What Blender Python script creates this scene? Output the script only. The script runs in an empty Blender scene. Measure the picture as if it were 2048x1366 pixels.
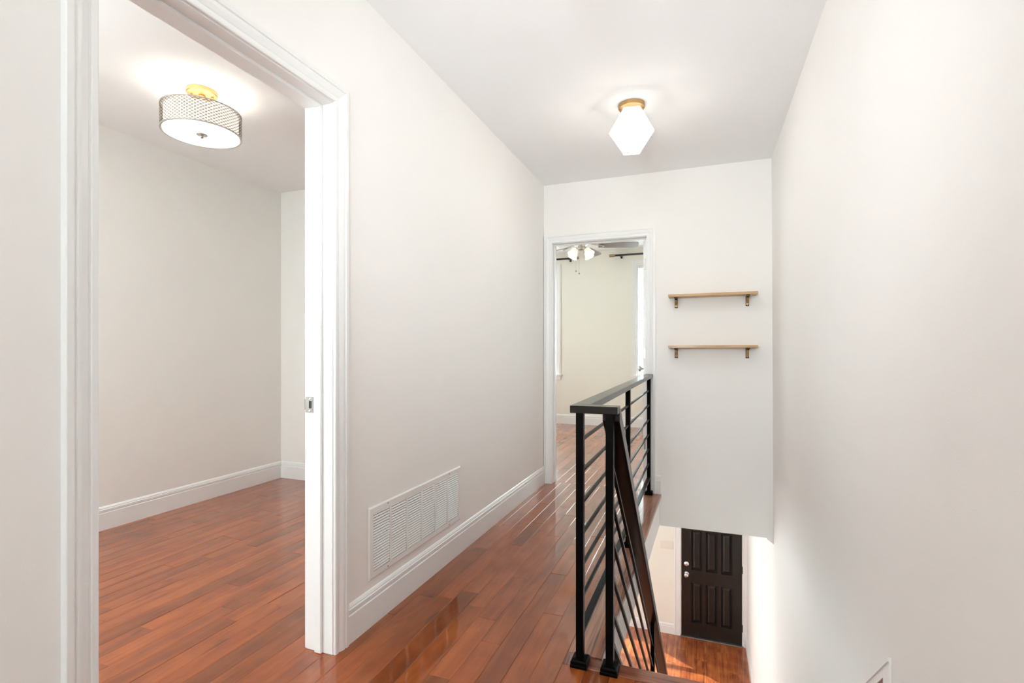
import bpy, bmesh, math, random
from mathutils import Vector, Matrix
random.seed(7)
C = bpy.context.scene.collection
S = bpy.context.scene
PI = math.pi

# ------------------------------------------------------------------ camera
H_EYE = 1.10
cam_d = bpy.data.cameras.new('camera')
cam = bpy.data.objects.new('camera', cam_d); C.objects.link(cam)
cam_d.sensor_width = 36.0
cam_d.lens = 1011.63 / 2048 * 36.0
cam_d.shift_y = 21.27 / 2048
cam_d.clip_start = 0.02
cam.location = (0, 0, H_EYE)
cam.rotation_euler = (PI/2, 0, math.radians(20.797))
S.camera = cam

# ------------------------------------------------------------------ world, sun, area lights, exposure
w = bpy.data.worlds.new('World'); S.world = w; w.use_nodes = True
bg = w.node_tree.nodes['Background']
bg.inputs[0].default_value = (0.86, 0.95, 1.0, 1)
bg.inputs[1].default_value = 12.5

def lamp(name, kind, loc, rot, power, color=(1, 1, 1), **k):
    d = bpy.data.lights.new(name, kind); d.energy = power; d.color = color
    for a, b in k.items(): setattr(d, a, b)
    o = bpy.data.objects.new(name, d); C.objects.link(o)
    o.location = loc; o.rotation_euler = rot
    return o
sun = lamp('sun', 'SUN', (-3, 12, 8), (0, 0, 0), 10.0, (1.0, .95, .90), angle=0.01)
sun.rotation_euler = Vector((0.90, -0.56, -0.80)).to_track_quat('-Z', 'Y').to_euler()
# unseen fill lights added to brighten rooms; area panels stand on windowless left walls
FILL_TINT = (1.0, .985, .96)
def fill_panel(name, loc, rot, sx, sy, power, color=FILL_TINT):
    return lamp(name, 'AREA', loc, rot, power, color, shape='RECTANGLE', size=sx, size_y=sy)
rf = lamp('room_fill', 'SPOT', (-2.75, -.35, 1.1), (0, 0, 0), 430, (.92, .985, 1.0), spot_size=math.radians(120), spot_blend=1.0, shadow_soft_size=.1)  # unseen spot added to brighten the left room off its ceiling
rf.rotation_euler = Vector((0, -.02, 1)).to_track_quat('-Z', 'Y').to_euler()
fill_panel('bedroom_fill', (-3.40, 5.85, 1.50), (0, -PI/2, 0), 1.5, 1.2, 22, (.95, .99, 1.0))
fill_panel('downstairs_fill', (-3.42, 5.2, -1.7), (0, -PI/2, 0), 1.8, 2.2, 64, (.92, .985, 1.0))
# unseen fill lights added to even out the hall: behind the camera, upward, forward
fl_ = lamp('back_fill', 'AREA', (-.42, -2.30, 1.35), (0, 0, 0), 8, (.92, .98, 1.0), shape='DISK', size=.9)
fl_.rotation_euler = Vector((0, .80, .50)).to_track_quat('-Z', 'Y').to_euler()
on_ = lamp('ceiling_fill', 'SPOT', (-.30, .15, 1.35), (0, 0, 0), 13, (.93, .98, 1.0), spot_size=math.radians(95), spot_blend=1.0, shadow_soft_size=.08)
on_.rotation_euler = Vector((-.05, .62, .78)).to_track_quat('-Z', 'Y').to_euler()
on2 = lamp('forward_fill', 'SPOT', (-.30, .10, 1.40), (0, 0, 0), 88, (.93, .975, .985), spot_size=math.radians(92), spot_blend=1.0, shadow_soft_size=.25)
on2.rotation_euler = Vector((-.03, .95, .22)).to_track_quat('-Z', 'Y').to_euler()

S.view_settings.view_transform = 'Standard'
S.view_settings.look = 'None'
S.view_settings.gamma = 1.0
S.view_settings.use_curve_mapping = False
S.view_settings.exposure = 0.33
cy = S.cycles
cy.use_denoising = True
cy.max_bounces = 10; cy.diffuse_bounces = 8; cy.glossy_bounces = 5
cy.transmission_bounces = 6; cy.transparent_max_bounces = 12
cy.sample_clamp_indirect = 6.0
cy.caustics_reflective = False; cy.caustics_refractive = False

# ------------------------------------------------------------------ materials
def mat(name, color, rough=.5, metal=0.0, spec=.5, coat=0.0, bump=0.0, bscale=200, emit=None, estr=0.0, var=0.0):
    m = bpy.data.materials.new(name); m.use_nodes = True
    nt = m.node_tree; b = nt.nodes['Principled BSDF']
    b.inputs['Base Color'].default_value = (*color, 1)
    b.inputs['Roughness'].default_value = rough
    b.inputs['Metallic'].default_value = metal
    b.inputs['Specular IOR Level'].default_value = spec
    b.inputs['Coat Weight'].default_value = coat
    b.inputs['Coat Roughness'].default_value = .1
    if emit:
        b.inputs['Emission Color'].default_value = (*emit, 1)
        b.inputs['Emission Strength'].default_value = estr
    g = nt.nodes.new('ShaderNodeNewGeometry')
    n = nt.nodes.new('ShaderNodeTexNoise'); n.inputs['Scale'].default_value = bscale
    n.inputs['Detail'].default_value = 3
    nt.links.new(g.outputs['Position'], n.inputs['Vector'])
    if bump:
        bp = nt.nodes.new('ShaderNodeBump'); bp.inputs['Strength'].default_value = bump
        bp.inputs['Distance'].default_value = .002
        nt.links.new(n.outputs['Fac'], bp.inputs['Height']); nt.links.new(bp.outputs['Normal'], b.inputs['Normal'])
    if var:
        hs = nt.nodes.new('ShaderNodeHueSaturation'); hs.inputs['Color'].default_value = (*color, 1)
        mr = nt.nodes.new('ShaderNodeMapRange')
        n2 = nt.nodes.new('ShaderNodeTexNoise'); n2.inputs['Scale'].default_value = 3
        nt.links.new(g.outputs['Position'], n2.inputs['Vector'])
        mr.inputs['To Min'].default_value = 1-var; mr.inputs['To Max'].default_value = 1+var
        nt.links.new(n2.outputs['Fac'], mr.inputs['Value']); nt.links.new(mr.outputs['Result'], hs.inputs['Value'])
        nt.links.new(hs.outputs['Color'], b.inputs['Base Color'])
    return m

M_WALL = mat('wall_paint', (.872, .862, .845), .75, bump=.12, bscale=260, spec=.25, var=.01)
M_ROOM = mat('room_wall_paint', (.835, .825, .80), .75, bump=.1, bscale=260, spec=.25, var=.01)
M_BED = mat('bedroom_wall_paint', (.83, .82, .75), .75, bump=.1, bscale=260, spec=.25)
M_CEIL = mat('ceiling_paint', (.90, .915, .925), .85, bump=.05, bscale=200, spec=.2)
M_TRIM = mat('trim_paint', (.84, .85, .85), .32, spec=.5)
M_VENT = mat('vent_enamel', (.84, .83, .82), .35, spec=.5)
M_LATT = mat('antique_lattice', (.16, .12, .075), .45, metal=.9)
M_DARK = mat('duct_dark', (.05, .045, .04), .8)
M_BLACK = mat('railing_black_metal', (.002, .0015, .0015), .33, spec=.06)
M_BRASS = mat('brushed_brass', (.52, .33, .15), .42, metal=1.0, bump=.2, bscale=400)
M_NICKEL = mat('satin_nickel', (.55, .53, .50), .3, metal=1.0)
M_STRIKE = mat('strike_steel', (.36, .35, .33), .38, metal=1.0)
M_CHROME = mat('polished_chrome', (.85, .83, .85), .15, metal=1.0)
M_ROD = mat('rod_bronze', (.03, .03, .032), .35, metal=.3)
M_ANTQ = mat('antique_brass', (.36, .30, .18), .35, metal=1.0)
M_SWITCH = mat('switch_ivory', (.80, .76, .68), .35)
M_BLIND = mat('blind_white', (.9, .92, .93), .5)
M_SCREW = mat('screw_grey', (.45, .43, .42), .4, metal=.8)
M_BLADE = mat('fan_blade_greywood', (.22, .19, .18), .4, bump=.1, bscale=40, var=.15)

def glow(name, color, strength):
    m = bpy.data.materials.new(name); m.use_nodes = True
    b = m.node_tree.nodes['Principled BSDF']
    b.inputs['Base Color'].default_value = (.9, .88, .84, 1); b.inputs['Roughness'].default_value = .25
    b.inputs['Emission Color'].default_value = (*color, 1); b.inputs['Emission Strength'].default_value = strength
    return m
M_GLOBE = glow('lit_opal_glass', (1, .95, .88), 18)
M_GLOBE_TOP = glow('lit_opal_glass_dimmed', (1, .965, .90), 1.3)  # dimming put into the upper facets' glow to soften the ceiling halo
M_FILL_GLOBE2 = glow('added_fill_glass', (.97, .98, .96), 6.5)  # glow of the added twin fixture
M_DIFF = glow('lit_drum_shade', (1, .96, .88), 2.2)
M_TULIP = glow('lit_frosted_tulip', (1, .85, .64), .6)
M_INNER = glow('lit_inner_shade', (1, .94, .84), 1.0)

def pane_mat():
    m = bpy.data.materials.new('window_glass'); m.use_nodes = True
    nt = m.node_tree; nt.nodes.remove(nt.nodes['Principled BSDF']); out = nt.nodes['Material Output']
    t = nt.nodes.new('ShaderNodeBsdfTransparent'); t.inputs[0].default_value = (.93, .97, .95, 1)
    g = nt.nodes.new('ShaderNodeBsdfGlossy'); g.inputs['Roughness'].default_value = .02
    mx = nt.nodes.new('ShaderNodeMixShader')
    mx.inputs[0].default_value = .06; nt.links.new(t.outputs[0], mx.inputs[1]); nt.links.new(g.outputs[0], mx.inputs[2])
    nt.links.new(mx.outputs[0], out.inputs[0])
    return m
M_GLASS = pane_mat()

def wood(name, stops, rough=.2, coat=.6, sx=16, sy=1.6, axis='Y', rnd=True, hsv=(.88, 1.12), wave=False, bump=.05, coatr=.08, streak=.5, knot=0.0, spec=.5, coatior=1.5, seed=0.0):
    m = bpy.data.materials.new(name); m.use_nodes = True
    nt = m.node_tree; L = nt.links; N = nt.nodes.new; b = nt.nodes['Principled BSDF']
    g = N('ShaderNodeNewGeometry'); oi = N('ShaderNodeObjectInfo')
    mul = N('ShaderNodeVectorMath'); mul.operation = 'SCALE'; mul.inputs[0].default_value = (13.1, 7.7, 3.3)
    L.new(oi.outputs['Random'], mul.inputs['Scale'])
    add = N('ShaderNodeVectorMath'); add.operation = 'ADD'
    L.new(g.outputs['Position'], add.inputs[0]); L.new(mul.outputs[0], add.inputs[1])
    mp = N('ShaderNodeMapping')
    sc = {'Y': (sx, sy, sx), 'X': (sy, sx, sx), 'Z': (sx, sx, sy)}[axis]
    mp.inputs['Scale'].default_value = sc; mp.inputs['Location'].default_value = (seed, seed, 0)
    L.new(add.outputs[0], mp.inputs['Vector'])
    n = N('ShaderNodeTexNoise'); n.inputs['Scale'].default_value = 1.0; n.inputs['Detail'].default_value = 7
    n.inputs['Roughness'].default_value = .62; n.inputs['Distortion'].default_value = 1.1
    L.new(mp.outputs[0], n.inputs['Vector'])
    n3 = N('ShaderNodeTexNoise'); n3.inputs['Scale'].default_value = 6.5; n3.inputs['Detail'].default_value = 4
    L.new(add.outputs[0], n3.inputs['Vector'])
    mixf = N('ShaderNodeMix'); mixf.data_type = 'FLOAT'; mixf.inputs[0].default_value = .35
    L.new(n.outputs['Fac'], mixf.inputs[2]); L.new(n3.outputs['Fac'], mixf.inputs[3])
    src = mixf.outputs[0]
    if wave:
        wv = N('ShaderNodeTexNoise'); wv.inputs['Scale'].default_value = 1.0; wv.inputs['Detail'].default_value = 3
        mp2 = N('ShaderNodeMapping'); mp2.inputs['Scale'].default_value = tuple(k*5.0 if k == sx else k*1.5 for k in sc)
        L.new(add.outputs[0], mp2.inputs['Vector']); L.new(mp2.outputs[0], wv.inputs['Vector'])
        mx2 = N('ShaderNodeMix'); mx2.data_type = 'FLOAT'; mx2.inputs[0].default_value = .55
        L.new(src, mx2.inputs[2]); L.new(wv.outputs['Fac'], mx2.inputs[3]); src = mx2.outputs[0]
    cr = N('ShaderNodeValToRGB')
    el = cr.color_ramp.elements
    el[0].position = stops[0][0]; el[0].color = (*stops[0][1], 1)
    el[1].position = stops[-1][0]; el[1].color = (*stops[-1][1], 1)
    for p, c in stops[1:-1]:
        e = el.new(p); e.color = (*c, 1)
    L.new(src, cr.inputs[0])
    hs = N('ShaderNodeHueSaturation')
    mr = N('ShaderNodeMapRange'); mr.inputs['To Min'].default_value = hsv[0]; mr.inputs['To Max'].default_value = hsv[1]
    fr = N('ShaderNodeMath'); fr.operation = 'MULTIPLY'; fr.inputs[1].default_value = 91.7
    fr2 = N('ShaderNodeMath'); fr2.operation = 'FRACT'
    L.new(oi.outputs['Random'], fr.inputs[0]); L.new(fr.outputs[0], fr2.inputs[0])
    pw = N('ShaderNodeMath'); pw.operation = 'POWER'; pw.inputs[1].default_value = .5; L.new(fr2.outputs[0], pw.inputs[0])
    if rnd: L.new(pw.outputs[0], mr.inputs['Value'])
    else: mr.inputs['Value'].default_value = .5
    L.new(cr.outputs[0], hs.inputs['Color']); L.new(mr.outputs[0], hs.inputs['Value'])
    # rare mineral streaks
    n4 = N('ShaderNodeTexNoise'); n4.inputs['Scale'].default_value = 1.0; n4.inputs['Detail'].default_value = 4
    mp4 = N('ShaderNodeMapping'); mp4.inputs['Scale'].default_value = {'Y': (22, 5, 8), 'X': (5, 22, 8), 'Z': (22, 22, 5)}[axis]
    L.new(add.outputs[0], mp4.inputs['Vector']); L.new(mp4.outputs[0], n4.inputs['Vector'])
    mr4 = N('ShaderNodeMapRange'); mr4.inputs['From Min'].default_value = .64; mr4.inputs['From Max'].default_value = .76
    mr4.inputs['To Max'].default_value = streak
    L.new(n4.outputs['Fac'], mr4.inputs['Value'])
    mc = N('ShaderNodeMix'); mc.data_type = 'RGBA'; L.new(mr4.outputs[0], mc.inputs[0])
    L.new(hs.outputs[0], mc.inputs[6]); mc.inputs[7].default_value = (.045, .018, .012, 1)
    L.new(mc.outputs[2], b.inputs['Base Color'])
    b.inputs['Roughness'].default_value = rough
    b.inputs['Specular IOR Level'].default_value = spec
    b.inputs['Coat Weight'].default_value = coat; b.inputs['Coat Roughness'].default_value = coatr
    b.inputs['Coat IOR'].default_value = coatior
    if bump:
        # slow undulation of the lacquer plus fine grain
        n5 = N('ShaderNodeTexNoise'); n5.inputs['Scale'].default_value = 5; n5.inputs['Detail'].default_value = 1
        L.new(add.outputs[0], n5.inputs['Vector'])
        bp = N('ShaderNodeBump'); bp.inputs['Strength'].default_value = bump; bp.inputs['Distance'].default_value = .002
        L.new(n.outputs['Fac'], bp.inputs['Height'])
        L.new(bp.outputs[0], b.inputs['Normal'])
        bp2 = N('ShaderNodeBump'); bp2.inputs['Strength'].default_value = .06; bp2.inputs['Distance'].default_value = .006
        L.new(n5.outputs['Fac'], bp2.inputs['Height']); L.new(bp2.outputs[0], b.inputs['Coat Normal'])
    return m
M_FLOOR = wood('cherry_stained_maple', [(.28, (.165, .034, .008)), (.45, (.25, .055, .011)), (.60, (.33, .083, .017)), (.78, (.41, .118, .028))],
               rough=.4, spec=.12, coat=1.0, coatior=1.46, coatr=.06, hsv=(.62, 1.06), streak=.55)
M_OAK = wood('red_oak_nosing', [(.38, (.05, .016, .010)), (.45, (.24, .085, .042)), (.56, (.36, .140, .070)), (.75, (.44, .19, .10))],
             rough=.4, coat=.45, coatr=.15, sx=26, sy=2.0, wave=True, hsv=(.85, 1.0), bump=.25, streak=.75)
M_OAKX = wood('red_oak_nosing_cross', [(.38, (.05, .012, .006)), (.45, (.20, .052, .020)), (.56, (.30, .090, .036)), (.75, (.38, .13, .055))],
              rough=.3, coat=.8, coatr=.1, sx=26, sy=2.0, wave=True, hsv=(.85, 1.0), bump=.25, axis='X', streak=.75)
M_LFLOOR = wood('downstairs_floor_wood', [(.34, (.09, .020, .008)), (.46, (.27, .065, .020)), (.56, (.38, .110, .032)), (.70, (.55, .21, .065))],
                rough=.35, coat=.6, coatr=.15, sx=22, sy=1.2, hsv=(.88, 1.06))
M_SHELF = wood('light_oak_shelf', [(.3, (.36, .21, .09)), (.5, (.50, .31, .145)), (.7, (.60, .40, .20))], rough=.45, coat=.1, sx=60, sy=3, axis='X', rnd=False, streak=.1)
M_RAILWOOD = wood('dark_stained_handrail', [(.3, (.002, .0012, .0008)), (.55, (.0045, .0024, .0016)), (.75, (.008, .0042, .003))], rough=.35, spec=.1, coat=.45, coatr=.08, sx=30, sy=2, streak=.2, rnd=False)
M_FDOOR = wood('espresso_stained_door', [(.3, (.004, .0028, .002)), (.5, (.009, .006, .0045)), (.7, (.019, .012, .009))], rough=.38, spec=.4, coat=.2, coatr=.25, sx=24, sy=1.6, axis='Z', rnd=False, wave=True, bump=.5, streak=.1)

# ------------------------------------------------------------------ mesh helpers
def link(o, parent=None):
    C.objects.link(o)
    if parent is not None: o.parent = parent
    return o
def obj(name, bm, m, parent=None, smooth=False, kind=None, label=None):
    me = bpy.data.meshes.new(name)
    bmesh.ops.recalc_face_normals(bm, faces=bm.faces)
    bm.to_mesh(me); bm.free()
    if m: me.materials.append(m)
    if smooth:
        for p in me.polygons: p.use_smooth = True
    o = bpy.data.objects.new(name, me); link(o, parent)
    if kind: o['kind'] = kind
    if label: o['label'] = label
    return o
def thing(name, label, cat, loc=(0, 0, 0), rz=0, group=None):
    o = bpy.data.objects.new(name, None); C.objects.link(o); o.empty_display_size = .05
    o.location = loc; o.rotation_euler = (0, 0, rz)
    o['label'] = label; o['category'] = cat
    if group: o['group'] = group
    return o
def box(bm, x0, x1, y0, y1, z0, z1, bev=0.0):
    vs = [bm.verts.new((x, y, z)) for z in (z0, z1) for y in (y0, y1) for x in (x0, x1)]
    fs = [(0, 1, 3, 2), (4, 6, 7, 5), (0, 4, 5, 1), (2, 3, 7, 6), (0, 2, 6, 4), (1, 5, 7, 3)]
    ff = [bm.faces.new([vs[i] for i in f]) for f in fs]
    if bev:
        es = set(e for f in ff for e in f.edges)
        bmesh.ops.bevel(bm, geom=list(es), offset=bev, segments=1, affect='EDGES', profile=.5)
    return vs
def boxes(name, L, m, parent=None, bev=0.0, kind=None, label=None):
    bm = bmesh.new()
    for b in L: box(bm, *b, bev=bev)
    return obj(name, bm, m, parent, kind=kind, label=label)
def prism(bm, pts, d):
    """closed polygon pts (Vectors) extruded by vector d"""
    a = [bm.verts.new(p) for p in pts]; b = [bm.verts.new(Vector(p)+Vector(d)) for p in pts]
    bm.faces.new(a); bm.faces.new(b[::-1])
    n = len(a)
    for i in range(n): bm.faces.new([a[i], b[i], b[(i+1) % n], a[(i+1) % n]])
def lathe(bm, prof, c=(0, 0, 0), n=32, axis='Z', cap=True):
    c = Vector(c); rings = []
    for r, h in prof:
        ring = []
        for i in range(n):
            t = 2*PI*i/n; a, b = r*math.cos(t), r*math.sin(t)
            v = {'Z': (a, b, h), 'Y': (a, h, b), 'X': (h, a, b)}[axis]
            ring.append(bm.verts.new(c+Vector(v)))
        rings.append(ring)
    for p, q in zip(rings, rings[1:]):
        for i in range(n): bm.faces.new([p[i], p[(i+1) % n], q[(i+1) % n], q[i]])
    if cap:
        if prof[0][0] > 1e-6: bm.faces.new(rings[0])
        if prof[-1][0] > 1e-6: bm.faces.new(rings[-1][::-1])
def tube(bm, p0, p1, r, n=10):
    p0, p1 = Vector(p0), Vector(p1); d = p1-p0
    q = d.to_track_quat('Z', 'Y').to_matrix()
    A = [bm.verts.new(p0+q@Vector((r*math.cos(2*PI*i/n), r*math.sin(2*PI*i/n), 0))) for i in range(n)]
    B = [bm.verts.new(v.co+d) for v in A]
    bm.faces.new(A[::-1]); bm.faces.new(B)
    for i in range(n): bm.faces.new([A[i], A[(i+1) % n], B[(i+1) % n], B[i]])
def bar(bm, p0, p1, wd, ht, side=(1, 0, 0), bev=0.0):
    """square bar between two points; side = horizontal width direction"""
    p0, p1 = Vector(p0), Vector(p1); s = Vector(side).normalized()
    d = (p1-p0).normalized(); u = s.cross(d).normalized()
    a = []
    for p in (p0, p1):
        a.append([bm.verts.new(p+s*(i*wd/2)+u*(j*ht/2)) for i, j in ((-1, -1), (1, -1), (1, 1), (-1, 1))])
    ff = [bm.faces.new(a[0]), bm.faces.new(a[1][::-1])]
    for i in range(4): ff.append(bm.faces.new([a[0][i], a[1][i], a[1][(i+1) % 4], a[0][(i+1) % 4]]))
    if bev:
        bmesh.ops.bevel(bm, geom=list(set(e for f in ff for e in f.edges)), offset=bev, segments=1, affect='EDGES', profile=.5)
def sweep(bm, path, offs, normal, prof):
    """sweep closed profile (a,b): position = P + a*off + b*normal, mitred at each path point"""
    nrm = Vector(normal); rings = []
    for P, o in zip(path, offs):
        rings.append([bm.verts.new(Vector(P)+Vector(o)*a+nrm*b) for a, b in prof])
    n = len(prof)
    for p, q in zip(rings, rings[1:]):
        for i in range(n): bm.faces.new([p[i], p[(i+1) % n], q[(i+1) % n], q[i]])
    bm.faces.new(rings[0]); bm.faces.new(rings[-1][::-1])

BB = [(0, 0), (0, .014), (.104, .014), (.106, .009), (.111, .009), (.113, .0125), (.126, .0125), (.129, .008), (.133, .0095), (.141, .005), (.145, .0)]
def baseboard(name, p0, p1, normal, prof=BB):
    bm = bmesh.new(); up = (0, 0, 1)
    sweep(bm, [p0, p1], [up, up], normal, prof)
    return obj(name, bm, M_TRIM, kind='structure')
CAS = [(0, 0), (0, .009), (.003, .011), (.014, .0115), (.016, .0085), (.019, .0085), (.022, .011), (.036, .0155), (.043, .0165),
       (.046, .0135), (.049, .0135), (.051, .018), (.064, .018), (.066, .0165), (.066, 0)]
def casing(parent, axis, pos, sgn, a0, a1, z0, z1, out, name='casing', prof=CAS, m=None):
    """door casing on plane axis=pos; opening a0..a1 along the other axis, floor z0 to head z1; out = wall normal sign.
    three mitred boards, each a part"""
    def P(a, z): return Vector((pos, a, z)) if axis == 'X' else Vector((a, pos, z))
    def D(a, z): return Vector((0, a, z)) if axis == 'X' else Vector((a, 0, z))
    n = Vector((out, 0, 0)) if axis == 'X' else Vector((0, out, 0))
    m = m or M_TRIM
    for path, offs in (([P(a0, z0), P(a0, z1)], [D(-1, 0), D(-1, 1)]),
                       ([P(a0, z1), P(a1, z1)], [D(-1, 1), D(1, 1)]),
                       ([P(a1, z1), P(a1, z0)], [D(1, 1), D(1, 0)])):
        bm = bmesh.new(); sweep(bm, path, offs, n, prof); obj(name, bm, m, parent)

# ------------------------------------------------------------------ key dimensions (metres)
XL, XR, YF, HC = -1.26, .455, 4.078, 2.50
XL2 = -1.381            # room side of the left wall
YF2 = 4.20              # bedroom side of the far wall
RX, RY0, RY1 = -3.479, -.75, 3.438   # small room
D1a, D1b, D1h = .725, 1.484, 2.005   # near door opening (Y, Y, head)
D2a, D2b, D2h = -1.186, -.422, 2.005 # far door opening (X, X, head)
YN = 7.56               # bedroom front wall, inside
ZL = -2.94              # downstairs floor
HYB = -2.62             # hall back wall
HB = 2.62               # bedroom ceiling
SE0, SE1 = -.343, -.311 # stairwell edge X at Y=1.81 and at Y=4.078 (the old house is not quite square)
YT = 1.81               # top nosing
def sedge(y): return SE0+(SE1-SE0)*(y-YT)/(YF-YT)

# ------------------------------------------------------------------ structure
def wall_x(name, x0, x1, y0, y1, z0, z1, holes, m):
    """wall slab spanning Y with rectangular holes [(ya,yb,za,zb)]"""
    L = []; y = y0
    for ya, yb, za, zb in sorted(holes):
        L.append((x0, x1, y, ya, z0, z1))
        if za > z0: L.append((x0, x1, ya, yb, z0, za))
        if zb < z1: L.append((x0, x1, ya, yb, zb, z1))
        y = yb
    L.append((x0, x1, y, y1, z0, z1))
    return boxes(name, L, m, kind='structure')
def wall_y(name, y0, y1, x0, x1, z0, z1, holes, m):
    L = []; x = x0
    for xa, xb, za, zb in sorted(holes):
        L.append((x, xa, y0, y1, z0, z1))
        if za > z0: L.append((xa, xb, y0, y1, z0, za))
        if zb < z1: L.append((xa, xb, y0, y1, zb, z1))
        x = xb
    L.append((x, x1, y0, y1, z0, z1))
    return boxes(name, L, m, kind='structure')

# left hall wall: hall face and room face as two skins so that each room has its own paint
xm = (XL+XL2)/2
wall_x('wall_left', xm, XL, HYB, YF, 0, HC, [(D1a-.02, D1b+.02, -1, D1h+.02)], M_WALL)
wall_x('wall_room_right', XL2, xm, RY0, RY1, 0, HC, [(D1a-.02, D1b+.02, -1, D1h+.02)], M_ROOM)
# far wall of the hall, carries down to the underside of the floor
wall_y('wall_far', YF, (YF+YF2)/2, XL-.001, .62, -.245, HC, [(D2a-.02, D2b+.02, -.02, D2h+.02)], M_WALL)
wall_y('wall_bedroom_near', (YF+YF2)/2, YF2, RX, .62, -.02, HB, [(D2a-.02, D2b+.02, -.02, D2h+.02)], M_BED)
# plaster wedge where the far wall meets the stairwell wall
bm = bmesh.new()
prism(bm, [(.424, YF, -.244), (.424, YF, -.253), (.476, YF, -.292), (.482, YF, -.244)], (0, .06, 0))
obj('wall_far_fillet', bm, M_WALL, kind='structure')
# right wall, runs past the stairs down to the lower floor (it leans out slightly)
bm = bmesh.new()
prism(bm, [(XR, 0, HC+.05), (XR+.011, 0, -.02), (XR+.045, 0, ZL), (.62, 0, ZL), (.62, 0, HC+.05)], (0, YF+.002, 0))
for v in bm.verts: pass
o = obj('wall_right', bm, M_WALL, kind='structure')
boxes('wall_right_back', [(XR, .62, HYB, 0, -.245, HC)], M_WALL, kind='structure')
# back of the hall behind the camera, with an added window for light
wall_y('wall_back', HYB-.12, HYB, XL2, .62, 0, HC, [(-.85, .05, .95, 2.15)], M_WALL)
# small room
boxes('wall_room_left', [(RX-.12, RX, RY0, RY1, 0, HC)], M_ROOM, kind='structure')
boxes('wall_room_far', [(RX, XL2, RY1, RY1+.12, 0, HC)], M_ROOM, kind='structure')
wall_y('wall_room_back', RY0-.12, RY0, RX-.12, XL2, 0, HC, [(-3.25, -2.45, .85, 2.15)], M_ROOM)
# bedroom
boxes('wall_bedroom_left', [(RX-.12, RX, YF2, YN, -.02, HB)], M_BED, kind='structure')
boxes('wall_bedroom_right', [(XR+.1, .68, YF2, YN, -.02, HB)], M_BED, kind='structure')
W1 = (-.922, -.022); W2 = (-3.03, -2.13); WZ0, WZ1 = .76, 2.385
wall_y('wall_bedroom_front', YN, YN+.22, RX-.12, .68, -.02, HB, [(W1[0], W1[1], WZ0, WZ1), (W2[0], W2[1], WZ0, WZ1)], M_BED)
# ceilings
boxes('ceiling', [(XL2, .62, HYB-.12, YF2-.06, HC, HC+.08)], M_CEIL, kind='structure')
boxes('ceiling_room', [(RX-.12, XL2, RY0-.12, RY1+.12, HC, HC+.08)], M_CEIL, kind='structure')
boxes('ceiling_bedroom', [(RX-.12, .68, YF2-.06, YN+.22, HB, HB+.08)], M_CEIL, kind='structure')
# floor slab (downstairs ceiling) and the white fascia of the stairwell edge
bm = bmesh.new(); box(bm, RX-.12, -.36, HYB-.12, 1.80, -.245, -.016); obj('ceiling_downstairs', bm, M_WALL, kind='structure')
bm = bmesh.new(); box(bm, -.36, XR, HYB-.12, YT-.036, -.245, -.016); obj('ceiling_landing', bm, M_WALL, kind='structure')
bm = bmesh.new(); prism(bm, [(RX-.12, 1.80, -.245), (sedge(YT)-.012, 1.80, -.245), (sedge(YF)-.012, YF, -.245), (RX-.12, YF, -.245)], (0, 0, .245-.030))
obj('trim_stairwell_fascia', bm, M_WALL, kind='structure')
bm = bmesh.new(); box(bm, RX-.12, .62, YF+.0605, YN+.22, -.245, -.021); box(bm, RX-.12, XL-.002, YF, YF+.0605, -.245, -.021)
obj('ceiling_downstairs', bm, M_WALL, kind='structure')
# downstairs shell
boxes('floor_downstairs_slab', [(RX-.12, .70, 1.0, 7.8, ZL-.10, ZL-.013)], M_LFLOOR, kind='structure')
FD0, FD1, FDH = -.301, .485, -.905
YD = 7.60
W3 = (-2.50, -1.30); 
wall_y('wall_downstairs_front', YD, YD+.2, RX-.12, .70, ZL, -.245, [(FD0-.03, FD1+.03, ZL, FDH+.02), (W3[0], W3[1], ZL+.45, -.75)], M_BED)
boxes('wall_downstairs_right', [(.545, .70, YF+.002, YD, ZL, -.245)], M_WALL, kind='structure')
boxes('wall_downstairs_left', [(RX-.12, RX, 1.0, YD, ZL, -.245)], M_BED, kind='structure')
boxes('wall_downstairs_back', [(RX-.12, .5, .9, 1.0, ZL, -.245)], M_BED, kind='structure')

# ------------------------------------------------------------------ floors made of planks
PW = .0825
mesh_cache = {}
def plank_mesh(wd, ln, th, m, tag, bev=.0016):
    k = (round(wd, 3), round(ln, 2), tag)
    if k not in mesh_cache:
        bm = bmesh.new(); hx, hy, g = k[0]/2, k[1]/2, .0004
        R = [[bm.verts.new((i*(hx-q), j*(hy-q), z)) for i, j in ((-1, -1), (1, -1), (1, 1), (-1, 1))] for q, z in ((g, -th), (g, -.0010), (.0013, -.0004), (.0034, 0))]
        for p, q in zip(R, R[1:]):
            for i in range(4): bm.faces.new([p[i], p[(i+1) % 4], q[(i+1) % 4], q[i]])
        bm.faces.new(R[-1]); bm.faces.new(R[0][::-1])
        bmesh.ops.recalc_face_normals(bm, faces=bm.faces)
        me = bpy.data.meshes.new('plank'); bm.to_mesh(me); bm.free(); me.materials.append(m); mesh_cache[k] = me
    return mesh_cache[k]
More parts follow.
